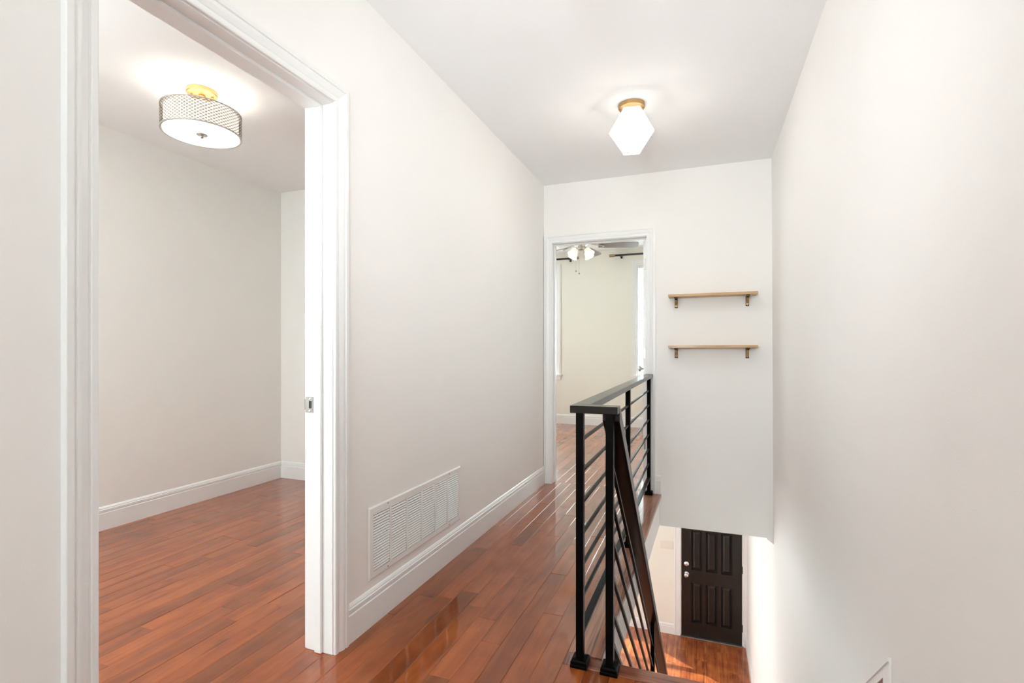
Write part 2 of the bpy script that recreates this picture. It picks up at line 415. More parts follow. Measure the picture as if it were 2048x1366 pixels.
def lay(floor, x_right, x_left, y0, y1, seen, m, tag, z=0, wd=PW, lens=(.40, .60, .75, .95, 1.15, 1.35, 1.5), xclip=None, ymap=None):
    """rows of planks running along Y; those in `seen` become parts, the rest one joined part"""
    hid = bmesh.new(); nh = 0; x = x_right
    while x > x_left+.004:
        wx = min(wd, x-x_left); cx = x-wx/2
        ya, yb = ymap(cx) if ymap else (y0, y1)
        y = ya-random.choice(lens)*random.random()
        while y < yb-1e-4:
            ln = random.choice(lens); e = min(y+ln, yb); s = max(y, ya)
            if yb-e < .12: e = yb
            if e-s < .02: y = e; continue
            cyy = (s+e)/2; tilt = random.gauss(0, .0035); zz = z+random.uniform(-.0004, 0)
            if seen(cx, s, e):
                o = bpy.data.objects.new('plank', plank_mesh(wx, e-s, .012, m, tag))
                o.location = (cx, cyy, zz); o.scale = (1, (e-s)/round(e-s, 2), 1)
                o.rotation_euler = (random.gauss(0, .0006), tilt, 0)
                link(o, floor)
            else:
                box(hid, cx-wx/2+.0003, cx+wx/2-.0003, s, e, z-.012, z-.0002); nh += 1
            y = e
        x -= wd
    if nh:
        obj('plank_field', hid, m, floor, kind='stuff')
    else: hid.free()
BRD = -.468
fl = boxes('floor', [(RX-.1, XR, HYB-.1, YT-.08, -.0158, -.0125), (RX-.1, BRD, YT-.08, YF2-.06, -.0158, -.0125)], M_DARK, kind='structure')
def seen_up(cx, s, e):
    if cx > XL: return e > 1.15 and s < 4.2 and cx < -.2
    if cx > XL2: return e > D1a and s < D1b
    return e > .75 and s < RY1 and (s+e)/2 > .30-cx*.35
def ymap_up(cx):
    if cx > XL: return (HYB, YT-.0755 if cx > BRD else YF2-.06)
    return (RY0, RY1 if cx < XL2 else YF2-.06)
lay(fl, BRD, RX, 0, 0, seen_up, M_FLOOR, 'u', ymap=ymap_up)
lay(fl, XR, BRD, 0, 0, lambda cx, s, e: e > 1.2, M_FLOOR, 'u', ymap=ymap_up, wd=(XR-BRD)/11)
flb = boxes('floor_bedroom', [(RX-.02, XR+.1, YF2-.0595, YN, -.0158, -.0125)], M_DARK, kind='structure')
lay(flb, XR+.1, RX, YF2-.0595, YN, lambda cx, s, e: -2.2 < cx < -.40, M_FLOOR, 'u')
# downstairs planks, wider boards
fll = boxes('floor_downstairs', [(RX, .545, 1.0, YD, ZL-.0129, ZL-.0122)], M_DARK, kind='structure')
lay(fll, .545, RX, 1.0, YD, lambda cx, s, e: cx > -1.7 and e > 5.4, M_LFLOOR, 'd', z=ZL, wd=.127, lens=(.9, 1.2, 1.5, 1.8))

# oak landing boards round the stairwell
def nosing_board(name, top, nose_dir, m):
    pass
bm = bmesh.new()   # side board along the railing, rounded nose over the fascia
ys = [YT+.0, 2.4, 3.0, 3.6, YF]
prof_n = [(0, 0), (.009, 0), (.0125, -.0015), (.014, -.005), (.014, -.023), (.0125, -.0275), (.009, -.029), (.002, -.0298)]
rings = []
for y in ys:
    xe = sedge(y)-.014
    ring = [bm.verts.new((BRD+.0005, y, -.0145)), bm.verts.new((BRD+.0005, y, -.001)), bm.verts.new((BRD+.0018, y, 0))]
    ring += [bm.verts.new((xe+a, y, b)) for a, b in prof_n]
    ring += [bm.verts.new((xe-.006, y, -.0295)), bm.verts.new((xe-.006, y, -.0145))]
    rings.append(ring)
for p, q in zip(rings, rings[1:]):
    for i in range(len(p)): bm.faces.new([p[i], p[(i+1) % len(p)], q[(i+1) % len(p)], q[i]])
bm.faces.new(rings[0]); bm.faces.new(rings[-1][::-1])
nb = obj('landing_board', bm, M_OAK, fl, label='red oak nosing board running under the railing')
bm = bmesh.new()   # front board across the head of the stairs
ring0 = None
pr = [(YT-.074, -.0145), (YT-.074, -.001), (YT-.0727, 0), (YT-.012, 0), (YT-.005, -.003), (YT-.001, -.008), (YT, -.014), (YT-.001, -.020), (YT-.006, -.026), (YT-.012, -.028), (YT-.02, -.028), (YT-.02, -.0145)]
xa, xb = -.400, XR-.001
A = [bm.verts.new((xa, y, z)) for y, z in pr]; B = [bm.verts.new((xb, y, z)) for y, z in pr]
bm.faces.new(A); bm.faces.new(B[::-1])
for i in range(len(A)): bm.faces.new([A[i], A[(i+1) % len(A)], B[(i+1) % len(A)], B[i]])
obj('landing_board', bm, M_OAKX, fl, label='red oak nosing board across the head of the stairs')
bm = bmesh.new(); box(bm, BRD+.0006, xa-.0006, YT-.0735, YT-.0006, -.0145, 0, bev=.001)
obj('landing_board', bm, M_OAK, fl)

# ------------------------------------------------------------------ baseboards
baseboard('baseboard_left', (XL, D1b+.071, 0), (XL, YF-.0, 0), (1, 0, 0))
baseboard('baseboard_left_near', (XL, HYB, 0), (XL, D1a-.071, 0), (1, 0, 0))
bm = bmesh.new(); sweep(bm, [(-.352, YF, 0), (-.314, YF, 0)], [(0, 0, 1)]*2, (0, -1, 0), BB)
obj('baseboard_far', bm, M_TRIM, kind='structure')
baseboard('baseboard_room_left', (RX, RY0, 0), (RX, RY1, 0), (1, 0, 0))
baseboard('baseboard_room_far', (RX+.014, RY1, 0), (XL2, RY1, 0), (0, -1, 0))
baseboard('baseboard_room_right', (XL2, D1b+.071, 0), (XL2, RY1-.015, 0), (-1, 0, 0))
baseboard('baseboard_bedroom_front', (RX, YN, 0), (XR+.1, YN, 0), (0, -1, 0))
baseboard('baseboard_bedroom_left', (RX, YF2, 0), (RX, YN-.015, 0), (1, 0, 0))
baseboard('baseboard_hall_back', (XL+.015, HYB, 0), (XR, HYB, 0), (0, 1, 0))
baseboard('baseboard_downstairs_front', (RX, YD, ZL), (-.40, YD, ZL), (0, -1, 0))
baseboard('baseboard_downstairs_right', (.545, YF+.01, ZL), (.545, YD-.02, ZL), (-1, 0, 0))

# ------------------------------------------------------------------ door_1: near doorway (no leaf), cased both sides
d1 = thing('door_1', '', ''); del d1['label']; del d1['category']; d1['kind'] = 'structure'
d1.location = (XL, D1b, 0)
def under(parent, fn):
    """build children in world space and keep them there"""
    before = set(parent.children); fn()
    inv = Matrix.Translation(parent.location).inverted() if parent.rotation_euler.z == 0 else None
    for ch in parent.children:
        if ch not in before: ch.matrix_parent_inverse = Matrix.Translation(-Vector(parent.location))
def build_d1():
    casing(d1, 'X', XL, 1, D1a-.004, D1b+.004, 0, D1h+.004, 1)
    casing(d1, 'X', XL2, 1, D1a-.004, D1b+.004, 0, D1h+.004, -1)
    for L in ((XL2, XL, D1a-.018, D1a, 0, D1h), (XL2, XL, D1b, D1b+.018, 0, D1h), (XL2, XL, D1a-.018, D1b+.018, D1h, D1h+.018)):
        boxes('jamb', [L], M_TRIM, d1, bev=.0015)
    sx0, sx1 = -1.336, -1.304
    for L in ((sx0, sx1, D1a, D1a+.011, 0, D1h), (sx0, sx1, D1b-.011, D1b, 0, D1h), (sx0, sx1, D1a+.011, D1b-.011, D1h-.011, D1h)):
        boxes('door_stop', [L], M_TRIM, d1, bev=.003)
under(d1, build_d1)
def build_strike():
    bm = bmesh.new()
    y = D1b-.0015; z0, z1 = .877, .935
    # plate with a latch hole: four strips, curled lip towards the room
    for a, b, c, d in ((-1.381, -1.366, z0, z1), (-1.353, -1.348, z0, z1), (-1.366, -1.353, z0, .892), (-1.366, -1.353, .920, z1)):
        box(bm, a, b, y-.0012, y+.0012, c, d)
    for i in range(5):
        t0, t1 = i*.35, (i+1)*.35
        p = [(-1.381-.010*math.sin(t), y+.010*(1-math.cos(t))-.0012) for t in (t0, t1)]
        vs = [bm.verts.new((p[0][0], p[0][1], z0+.010)), bm.verts.new((p[1][0], p[1][1], z0+.010)), bm.verts.new((p[1][0], p[1][1], z1-.010)), bm.verts.new((p[0][0], p[0][1], z1-.010))]
        bm.faces.new(vs)
    sp = obj('strike_plate', bm, M_STRIKE, d1, label='satin nickel strike plate')
    boxes('latch_hole', [(-1.3665, -1.3525, y+.0011, y+.0014, .8915, .9205)], M_DARK, sp)
    for z in (.8845, .9275):
        bm = bmesh.new(); lathe(bm, [(.0045, 0), (.003, -.0012), (0, -.0008)], (-1.3625, y-.0011, z), 12, 'Y'); obj('screw', bm, M_CHROME, sp)
    sp.matrix_parent_inverse = Matrix.Translation(-Vector(d1.location))
build_strike()

# ------------------------------------------------------------------ door_2: doorway to the bedroom with its open leaf
d2 = bpy.data.objects.new('door_2', None); C.objects.link(d2); d2['kind'] = 'structure'; d2.location = (D2b, YF, 0)
def build_d2():
    casing(d2, 'Y', YF, 1, D2a-.004, D2b+.004, 0, D2h+.004, -1)
    casing(d2, 'Y', YF2, 1, D2a-.004, D2b+.004, 0, D2h+.004, 1)
    for L in ((D2a-.018, D2a, YF, YF2, 0, D2h), (D2b, D2b+.018, YF, YF2, 0, D2h), (D2a-.018, D2b+.018, YF, YF2, D2h, D2h+.018)):
        boxes('jamb', [L], M_TRIM, d2, bev=.0015)
    for L in ((D2a, D2a+.011, YF+.045, YF+.08, 0, D2h), (D2b-.011, D2b, YF+.045, YF+.08, 0, D2h), (D2a+.011, D2b-.011, YF+.045, YF+.08, D2h-.011, D2h)):
        boxes('door_stop', [L], M_TRIM, d2, bev=.003)
under(d2, build_d2)
# leaf
lv = thing('bedroom_door', 'white bedroom door standing open, seen edge-on with grey hinges in the far doorway', 'door', (D2b-.002, YF2+.006, 0), math.radians(5.0))
bm = bmesh.new(); T = .036; Wd = .745
box(bm, -T, 0, .004, Wd, .010, D2h-.004, bev=.0015)
leaf = obj('door_leaf', bm, M_TRIM, lv)
for sx in (-T, 0):      # raised panels on both faces
    for (y0, y1) in ((.11, .335), (.415, .64)):
        for (z0, z1) in ((.22, .82), (.98, 1.52), (1.63, 1.90)):
            bm = bmesh.new(); o_ = .004 if sx == 0 else -.004
            box(bm, min(sx, sx+o_), max(sx, sx+o_), y0, y1, z0, z1, bev=.003)
            obj('panel', bm, M_TRIM, lv)
for z in (1.812, 1.092, .358):
    hb = boxes('hinge', [(-T+.003, -.001, .0015, .0042, z-.0445, z+.0445)], M_STRIKE, lv, label='satin nickel butt hinge')
    bm = bmesh.new(); lathe(bm, [(.006, -.045), (.006, .045)], (.004, -.001, z), 10); obj('hinge_pin', bm, M_STRIKE, hb)
    for dz in (-.033, 0, .033):
        bm = bmesh.new(); lathe(bm, [(.004, 0), (.002, -.001)], (-.018-(.006 if dz == 0 else -.002), .0015, z+dz), 8, 'Y'); obj('screw', bm, M_SCREW, hb)
for s in (-1, 1):
    x0 = -T if s < 0 else 0
    bm = bmesh.new(); lathe(bm, [(.031, 0), (.031, s*.005), (.012, s*.008), (.011, s*.028), (.022, s*.034), (.027, s*.045), (.025, s*.056), (.012, s*.062), (0, s*.063)], (x0, .68, .945), 20, 'X')
    obj('door_knob', bm, M_NICKEL, lv, smooth=True)

# ------------------------------------------------------------------ return air grille low on the left hall wall
gy0, gy1, gz0, gz1 = 1.688, 2.500, .181, .474
gr = thing('return_air_grille', 'wide white louvred return air grille low on the left hall wall', 'vent', (XL, (gy0+gy1)/2, gz0))
def build_grille():
    X0 = XL+.001
    b = .028; t = .007
    bm = bmesh.new()      # flanged frame with sloping rim
    o4 = [(gy0, gz0), (gy1, gz0), (gy1, gz1), (gy0, gz1)]
    def rect(i, x): return [bm.verts.new((x, y+(i if k in (0, 3) else -i), z+(i if k < 2 else -i))) for k, (y, z) in enumerate(o4)]
    R = [rect(0, X0), rect(0, X0+.003), rect(.006, X0+t), rect(b, X0+t), rect(b, X0-.0005)]
    for p, q in zip(R, R[1:]):
        for i in range(4): bm.faces.new([p[i], p[(i+1) % 4], q[(i+1) % 4], q[i]])
    obj('frame', bm, M_VENT, gr)
    iy0, iy1, iz0, iz1 = gy0+b, gy1-b, gz0+b, gz1-b
    boxes('backing', [(X0, X0+.0006, iy0, iy1, iz0, iz1)], M_DARK, gr)
    mw = .013; n = 6; cw = (iy1-iy0-(n-1)*mw)/n
    for k in range(n-1):
        y = iy0+cw*(k+1)+mw*k
        boxes('mullion', [(X0+.0006, X0+t-.0002, y, y+mw, iz0, iz1)], M_VENT, gr)
    rows = 21; ph = (iz1-iz0)/rows
    bm = bmesh.new()      # one louvre, tilted blade with a folded lip
    P = [(.0008, .0046), (.0058, -.0018), (.0064, -.0016), (.0014, .0050)]
    prism(bm, [(x, 0, z) for x, z in P], (0, cw-.0004, 0))
    o0 = obj('slat', bm, M_VENT, gr)
    me = o0.data; first = True
    for k in range(n):
        for r in range(rows):
            o = o0 if first else bpy.data.objects.new('slat', me)
            if not first: link(o, gr)
            first = False
            o.location = (X0, iy0+(cw+mw)*k+.0002, iz0+ph*(r+.5))
    for y in (gy0+.13, gy1-.13):
        for z in (gz0+.013, gz1-.013):
            bm = bmesh.new(); lathe(bm, [(.004, 0), (.0035, .0012), (0, .0018)], (X0+t, y, z), 10, 'X'); obj('screw', bm, M_SCREW, gr)
under(gr, build_grille)

# ------------------------------------------------------------------ skirting trim at the head of the stairs on the right wall
bm = bmesh.new()
sl = -.91
xs = XR+.0105
def zz(y, off=0): return .280+sl*(y-1.613)-off
Yb = 4.0
q = xs-.002
prism(bm, [(q, 1.66, .001), (q, 1.66, zz(1.66, .02)), (q, Yb, zz(Yb, .02)), (q, Yb, zz(Yb, .26)), (q, 1.83, -.14), (q, 1.83, 0.001)], (.012, 0, 0))
sk = obj('trim_1', bm, M_OAK, kind='structure')
q = xs-.0065
bm = bmesh.new(); prism(bm, [(q, 1.613, 0.001), (q, 1.613, .280), (q, 1.6605, zz(1.6605)), (q, 1.6605, 0.001)], (.012, 0, 0))
obj('end_stile', bm, M_TRIM, sk)
bm = bmesh.new(); prism(bm, [(q, 1.661, zz(1.661)), (q, Yb, zz(Yb)), (q, Yb, zz(Yb, .030)), (q, 1.661, zz(1.661, .030))], (.012, 0, 0))
q = xs-.010
prism(bm, [(q, 1.6125, .2885), (q, Yb, zz(Yb, -.008)), (q, Yb, zz(Yb, .003)), (q, 1.6125, .2775)], (.016, 0, 0))
obj('cap_moulding', bm, M_TRIM, sk)

# ------------------------------------------------------------------ staircase going down to the front door
st = thing('staircase', 'flight of wooden stairs dropping from the landing towards the dark front door', 'stairs', (0, YT, ZL))
NR = 15; rise = -ZL/NR; run = .21
def build_stairs():
    for i in range(1, NR):
        z = -rise*i; y0 = YT-.02+run*(i-1)
        bm = bmesh.new(); box(bm, -.35, XR+.01, y0+.002, y0+run+.022, z-.028, z, bev=.006); obj('tread', bm, M_OAKX, st)
    for i in range(NR):
        z1 = -rise*i-.028; z0 = -rise*(i+1)+.001; y0 = YT-.018+run*i
        boxes('riser', [(-.345, XR+.005, y0-.012, y0, max(z0, ZL+.001), z1)], M_TRIM, st)
    bm = bmesh.new()      # open-side stringer
    pts = [(-.352, YT+.01, -.25), (-.352, YT-.018+run*(NR-1), ZL+rise), (-.352, YT-.018+run*(NR-1), ZL+.001), (-.352, YT-.018+run*(NR-2), ZL+.001), (-.352, YT+.01, -.46)]
    prism(bm, pts, (-.024, 0, 0)); obj('stringer', bm, M_TRIM, st)
under(st, build_stairs)

# ------------------------------------------------------------------ railing
rl = thing('stair_railing', 'black metal stair railing with dark handrail and thin parallel bars beside the stairwell', 'railing', (-.405, 1.752, 0))
def build_rail():
    PX1, PX2, PY = -.408, -.303, 1.752
    XM, YM, XFp, YFp = -.403, 2.915, -.400, 4.035
    zt = lambda y: .888+.016*(y-PY)/(YFp-PY)     # underside of the handrail
    def post(x, y, z0, z1, plate=True, w_=.0265):
        bm = bmesh.new(); box(bm, x-w_/2, x+w_/2, y-w_/2, y+w_/2, z0+.0, z1, bev=.0015)
        p = obj('post', bm, M_BLACK, rl)
        if plate:
            bm = bmesh.new(); h = .030
            lv_ = [(.030, 0), (.030, .009), (.0285, .011), (.0285, .021), (.025, .026), (.0155, .029)]
            R = [[bm.verts.new((x+a*r, y+b*r, z0+zz_)) for a, b in ((-1, -1), (1, -1), (1, 1), (-1, 1))] for r, zz_ in lv_]
            for q, r in zip(R, R[1:]):
                for i in range(4): bm.faces.new([q[i], q[(i+1) % 4], r[(i+1) % 4], r[i]])
            bm.faces.new(R[0]); bm.faces.new(R[-1][::-1])
            obj('base_plate', bm, M_BLACK, p)
        return p
    post(PX1, PY, 0, zt(PY)); post(PX2, PY-.004, 0, zt(PY))
    post(XM, YM, 0, zt(YM)); post(XFp, YFp, 0, zt(YFp))
    # level bars, two runs
    for k in range(7):
        zk = .794-.1125*k
        wd, ht = (.011, .011) if k < 6 else (.026, .012)
        for (xa_, ya_, xb_, yb_) in ((PX1, PY+.015, XM, YM-.015), (XM, YM+.015, XFp, YFp-.015)):
            bm = bmesh.new(); f = lambda y: zk-.0055+.016*(y-PY)/(YFp-PY)
            bar(bm, (xa_, ya_, f(ya_)), (xb_, yb_, f(yb_)), wd, ht, (1, 0, 0), bev=.0008)
            obj('bar' if k < 6 else 'bottom_rail', bm, M_BLACK, rl)
    # level handrail
    bm = bmesh.new()
    za, zb = zt(PY), zt(YFp); x0, x1 = -.438, -.378
    prism(bm, [(x0, 1.722, za), (x0, 1.722, za+.026), (x1, 1.722, za+.026), (x1, 1.722, za)], (0, 0, 0.0)) if False else None
    a = [bm.verts.new(p) for p in ((x0, 1.782, za), (x1, 1.782, za), (x1, 1.782, za+.026), (x0, 1.782, za+.026))]
    b = [bm.verts.new(p) for p in ((x0+.006, YF-.001, zb), (x1+.006, YF-.001, zb), (x1+.006, YF-.001, zb+.026), (x0+.006, YF-.001, zb+.026))]
    bm.faces.new(a); bm.faces.new(b[::-1])
    for i in range(4): bm.faces.new([a[i], a[(i+1) % 4], b[(i+1) % 4], b[i]])
    bmesh.ops.bevel(bm, geom=list(bm.edges), offset=.0015, segments=1, affect='EDGES')
    obj('handrail', bm, M_RAILWOOD, rl)
    bm = bmesh.new(); box(bm, -.438, -.273, 1.721, 1.7815, za, za+.026, bev=.0015)
    obj('handrail', bm, M_RAILWOOD, rl)
    # sloping handrail and its bars
    SL = -.97; XS = -.302
    ang = math.atan(-SL)
    y0, y1 = 1.765, 4.62
    top = .905
    bm = bmesh.new()
    t = .026/math.cos(ang)
    P = [(XS-.03, y0, top-t-.01), (XS-.03, y0, top), (XS-.03, y0+.018, top), (XS-.03, y1, top+SL*(y1-y0-.018)), (XS-.03, y1, top+SL*(y1-y0-.018)-t-.005)]
    prism(bm, P, (.06, 0, 0)); bmesh.ops.bevel(bm, geom=list(bm.edges), offset=.0015, segments=1, affect='EDGES')
    obj('handrail', bm, M_RAILWOOD, rl)
    for k, z in enumerate((.722, .593, .463, .336, .210, .085)):
        wd, ht = (.011, .011) if k < 5 else (.024, .012)
        ye = y1-.02
        bm = bmesh.new(); bar(bm, (XS, PY+.012, z), (XS, ye, z+SL*(ye-PY-.012)), wd, ht, (1, 0, 0))
        obj('bar' if k < 5 else 'bottom_rail', bm, M_BLACK, rl)
    for yp in (3.283, 4.60):
        zt_ = top+SL*(yp-y0-.018)-t
        ntread = int((yp-(YT-.018))/run)+1
        post(XS, yp, -rise*ntread, zt_, w_=.025)
    # small bracket tying the sloping rail to the slab edge
    bm = bmesh.new(); bar(bm, (-.346, 2.93, -.20), (XS, 2.93, -.21), .010, .014, (0, 1, 0)); box(bm, -.346, -.342, 2.915, 2.945, -.235, -.17)
    obj('rail_bracket', bm, M_BLACK, rl)
under(rl, build_rail)

# ------------------------------------------------------------------ wall shelves
def shelf(label, x0, x1, ztop, group='oak shelves on the far wall'):
    t = thing('wall_shelf', label, 'shelf', ((x0+x1)/2, YF, ztop-.03), group=group)
    dep = .128; th = .019
    bm = bmesh.new(); box(bm, x0-t.location.x, x1-t.location.x, -dep, -.001, .03-th, .03, bev=.0012); obj('shelf_board', bm, M_SHELF, t)
    for sx in (x0+.052, x1-.060):
        x = sx-t.location.x; zb = .03-th; w2 = .011
        bm = bmesh.new()          # wall leg, arm and curved strut
        box(bm, x-w2, x+w2, -.005, -.0005, zb-.075, zb)
        box(bm, x-w2, x+w2, -.100, -.001, zb-.005, zb-.0002)
        prism(bm, [(x-.0085, -.004, zb-.070), (x-.0085, -.010, zb-.066), (x-.0085, -.020, zb-.040), (x-.0085, -.045, zb-.018), (x-.0085, -.088, zb-.007), (x-.0085, -.088, zb-.001), (x-.0085, -.004, zb-.001)], (.017, 0, 0))
        br = obj('bracket', bm, M_BLACK, t, label='black bracket with a brass face')
        bm = bmesh.new()
        n = 8; pts = []
        for i in range(n+1):
            a = PI/2*i/n; pts.append((-.012-.078*(1-math.cos(a))**.9, zb-.066+.061*math.sin(a)**1.0))
        for (ya, za), (yb, zb_) in zip(pts, pts[1:]):
            bar(bm, (x, ya, za), (x, yb, zb_), w2*1.6, .003, (1, 0, 0))
        obj('brace', bm, M_BRASS, br)
        bm = bmesh.new(); lathe(bm, [(.005, 0), (.004, -.003), (0, -.004)], (x, -.005, zb-.068), 10, 'Y'); obj('screw', bm, M_BRASS, br)
    return t
shelf('upper oak wall shelf on dark brackets, right of the far doorway', -.252, .356, 1.531)
shelf('lower oak wall shelf on dark brackets, right of the far doorway', -.252, .356, 1.150)

# ------------------------------------------------------------------ hall flush light with faceted opal shade
def hall_light(label, x, y, rz, gm=M_GLOBE):
    t = thing('flush_ceiling_light', label, 'ceiling light', (x, y, HC), rz)
    bm = bmesh.new(); lathe(bm, [(0, 0), (.0735, 0), (.0735, -.017), (.071, -.021), (.052, -.023), (0, -.023)], (0, 0, 0), 40, cap=False); obj('canopy', bm, M_BRASS, t, smooth=False)
    bm = bmesh.new()
    R = []
    for hw, hd, z, k in ((.050, .034, -.0245, .9), (.126, .104, -.153, .5), (.047, .030, -.271, .93)):
        R.append([bm.verts.new(p+Vector((0, 0, z))) for p in (Vector((hw, 0, 0)), Vector((hw*k, hd, 0)), Vector((-hw*k, hd, 0)), Vector((-hw, 0, 0)), Vector((-hw*k, -hd, 0)), Vector((hw*k, -hd, 0)))])
    for p, q in zip(R, R[1:]):
        for i in range(6): bm.faces.new([p[i], p[(i+1) % 6], q[(i+1) % 6], q[i]])
    bm.faces.new(R[0]); bm.faces.new(R[-1][::-1])
    bmesh.ops.bevel(bm, geom=list(bm.edges), offset=.002, segments=2, affect='EDGES')
    gs = obj('glass_shade', bm, gm, t)
    gs.data.materials.append(M_GLOBE_TOP)       # upper facets glow weaker to cut the ceiling halo
    for p in gs.data.polygons:
        if p.center.z > -.150: p.material_index = 1
    for s in (-1, 1):
        bm = bmesh.new(); lathe(bm, [(.003, -.020), (.003, -.026), (0, -.027)], (s*.062, 0, 0), 8); obj('screw', bm, M_BRASS, t)
    return t
hall_light('brass flush ceiling light with a glowing faceted white shade in the hallway', -.384, 2.917, math.radians(10))

M_FILL_GLOBE3 = glow('added_fill_glass_third', (1, .975, .95), 14.0)  # glow of the added third fixture
hall_light('unseen third flush light added to even out the hall, above and behind the viewer', -.384, -.10, math.radians(10), M_FILL_GLOBE3)  # added fixture, there to even out the hall light
hall_light('unseen twin flush light added to even out the hall, above the frame', -.384, 1.45, math.radians(10), M_FILL_GLOBE2)  # second added fixture, fills the hall walls from above

# ------------------------------------------------------------------ drum light in the small room
dl = thing('drum_ceiling_light', 'semi-flush drum light with pierced metal shade hanging in the left room', 'ceiling light', (-2.519, 1.947, HC))
bm = bmesh.new(); lathe(bm, [(0, 0), (.074, 0), (.074, -.018), (.071, -.022), (0, -.024)], n=40, cap=False); obj('canopy', bm, M_BRASS, dl)
bm = bmesh.new(); lathe(bm, [(.016, -.022), (.016, -.032), (.0075, -.036), (.0075, -.115)], n=16); obj('stem', bm, M_BRASS, dl, smooth=True)
for a in (.8, .8+PI):
    bm = bmesh.new(); lathe(bm, [(.006, -.022), (.006, -.030), (0, -.032)], (.048*math.cos(a), .048*math.sin(a), 0), 10); obj('screw', bm, M_BRASS, dl)
DR, DZ0, DZ1 = .189, -.234, -.110
for z in (DZ0, DZ1-.006):
    bm = bmesh.new(); lathe(bm, [(DR+.001, z), (DR+.001, z+.006), (DR-.006, z+.006), (DR-.006, z), (DR+.001, z)], n=64, cap=False); obj('shade_rim', bm, M_NICKEL, dl)
bm = bmesh.new()      # pierced lattice: overlapping rings wrapped on the drum
NA = 50; pitch = 2*PI/NA; nrow = 7; rowh = (DZ1-DZ0-.012)/nrow
for r in range(nrow*2+1):
    zc = DZ0+.006+rowh*r/2
    for i in range(NA):
        th = pitch*(i+.5*(r % 2)); seg = 8
        ri, ro = [], []
        for s in range(seg):
            a = 2*PI*s/seg
            for rad, lst in ((.84, ri), (1.06, ro)):
                t_ = th+pitch*.5*rad*math.cos(a); z = zc+rowh*.5*rad*math.sin(a)
                z = min(max(z, DZ0+.003), DZ1-.003)
                lst.append(bm.verts.new((DR*math.cos(t_), DR*math.sin(t_), z)))
        for s in range(seg): bm.faces.new([ri[s], ri[(s+1) % seg], ro[(s+1) % seg], ro[s]])
obj('lattice_shade', bm, M_LATT, dl, kind='stuff', label='nickel lattice of small rings')
bm = bmesh.new(); lathe(bm, [(DR-.016, DZ1-.008), (DR-.016, DZ0+.012)], n=64, cap=False); obj('inner_shade', bm, M_INNER, dl, smooth=True)
bm = bmesh.new(); lathe(bm, [(DR-.010, DZ0+.004), (DR-.012, DZ0+.001), (0, DZ0+.001)], n=64, cap=False); obj('diffuser', bm, M_DIFF, dl)
bm = bmesh.new(); lathe(bm, [(.028, DZ0+.0005), (.027, DZ0-.004), (.010, DZ0-.007), (.009, DZ0-.014), (.006, DZ0-.019), (0, DZ0-.020)], n=24, cap=False); obj('finial', bm, M_NICKEL, dl, smooth=True)

for a in (0, 2.1, 4.2):
    bl = lamp('drum_bulb', 'POINT', (.07*math.cos(a), .07*math.sin(a), -.135), (0, 0, 0), .15, (1, .92, .80), shadow_soft_size=.03); bl.parent = dl
# ------------------------------------------------------------------ ceiling fan in the bedroom
cf = thing('ceiling_fan', 'ceiling fan with grey blades and lit tulip shades seen through the far doorway', 'ceiling fan', (-1.342, 5.80, HB-.04))
bm = bmesh.new(); lathe(bm, [(0, .04), (.07, .04), (.07, .02), (.03, .01), (.085, 0), (.088, -.02), (.070, -.05), (.060, -.075), (.105, -.10), (.120, -.13), (.120, -.19), (.100, -.225), (.060, -.245), (.055, -.26), (.070, -.285), (.045, -.30), (0, -.30)], n=32, cap=False); obj('motor_housing', bm, M_NICKEL, cf, smooth=True)
for k in range(5):
    a = math.radians(13+72*k)
    bm = bmesh.new()
    pts = [(.20, -.050), (.30, -.062), (.60, -.070), (.640, -.062), (.655, -.035), (.655, .035), (.640, .062), (.60, .070), (.30, .062), (.20, .050)]
    tl = math.radians(-13)
    A = [bm.verts.new((x, y*math.cos(tl), -.245+y*math.sin(tl))) for x, y in pts]; B = [bm.verts.new(v.co+Vector((0, 0, .006))) for v in A]
    bm.faces.new(A); bm.faces.new(B[::-1])
    for i in range(len(A)): bm.faces.new([A[i], A[(i+1) % len(A)], B[(i+1) % len(A)], B[i]])
    o = obj('blade', bm, M_BLADE, cf); o.rotation_euler.z = a
    bm = bmesh.new(); bar(bm, (.09, 0, -.222), (.16, 0, -.232), .03, .006, (0, 1, 0)); bar(bm, (.16, 0, -.232), (.27, 0, -.251), .055, .005, (0, 1, 0)); lathe(bm, [(.007, -.262), (.007, -.25)], (.25, .0, 0), 8)
    o2 = obj('blade_iron', bm, M_NICKEL, o)
for a in (238, 328, 58, 148):
    r = math.radians(a); c, s = math.cos(r), math.sin(r)
    bm = bmesh.new(); tube(bm, (.04*c, .04*s, -.285), (.095*c, .095*s, -.292), .010)
    ar = obj('light_arm', bm, M_NICKEL, cf)
    bm = bmesh.new(); lathe(bm, [(.018, 0), (.031, .010), (.039, .035), (.043, .060), (.053, .080), (.058, .088), (.055, .088), (.040, .060), (.016, .004)], n=24, cap=False)
    q = Vector((c*.62, s*.62, -.80)).to_track_quat('Z', 'Y').to_matrix().to_4x4()
    bmesh.ops.transform(bm, matrix=Matrix.Translation((.090*c, .090*s, -.290))@q, verts=bm.verts)
    obj('tulip_shade', bm, M_TULIP, ar, smooth=True)
    bm = bmesh.new(); bmesh.ops.create_uvsphere(bm, u_segments=12, v_segments=8, radius=.026)
    bmesh.ops.translate(bm, vec=Vector((.090*c, .090*s, -.290))+Vector((c*.62, s*.62, -.80)).normalized()*.05, verts=bm.verts)
    obj('bulb', bm, M_TULIP, ar, smooth=True)
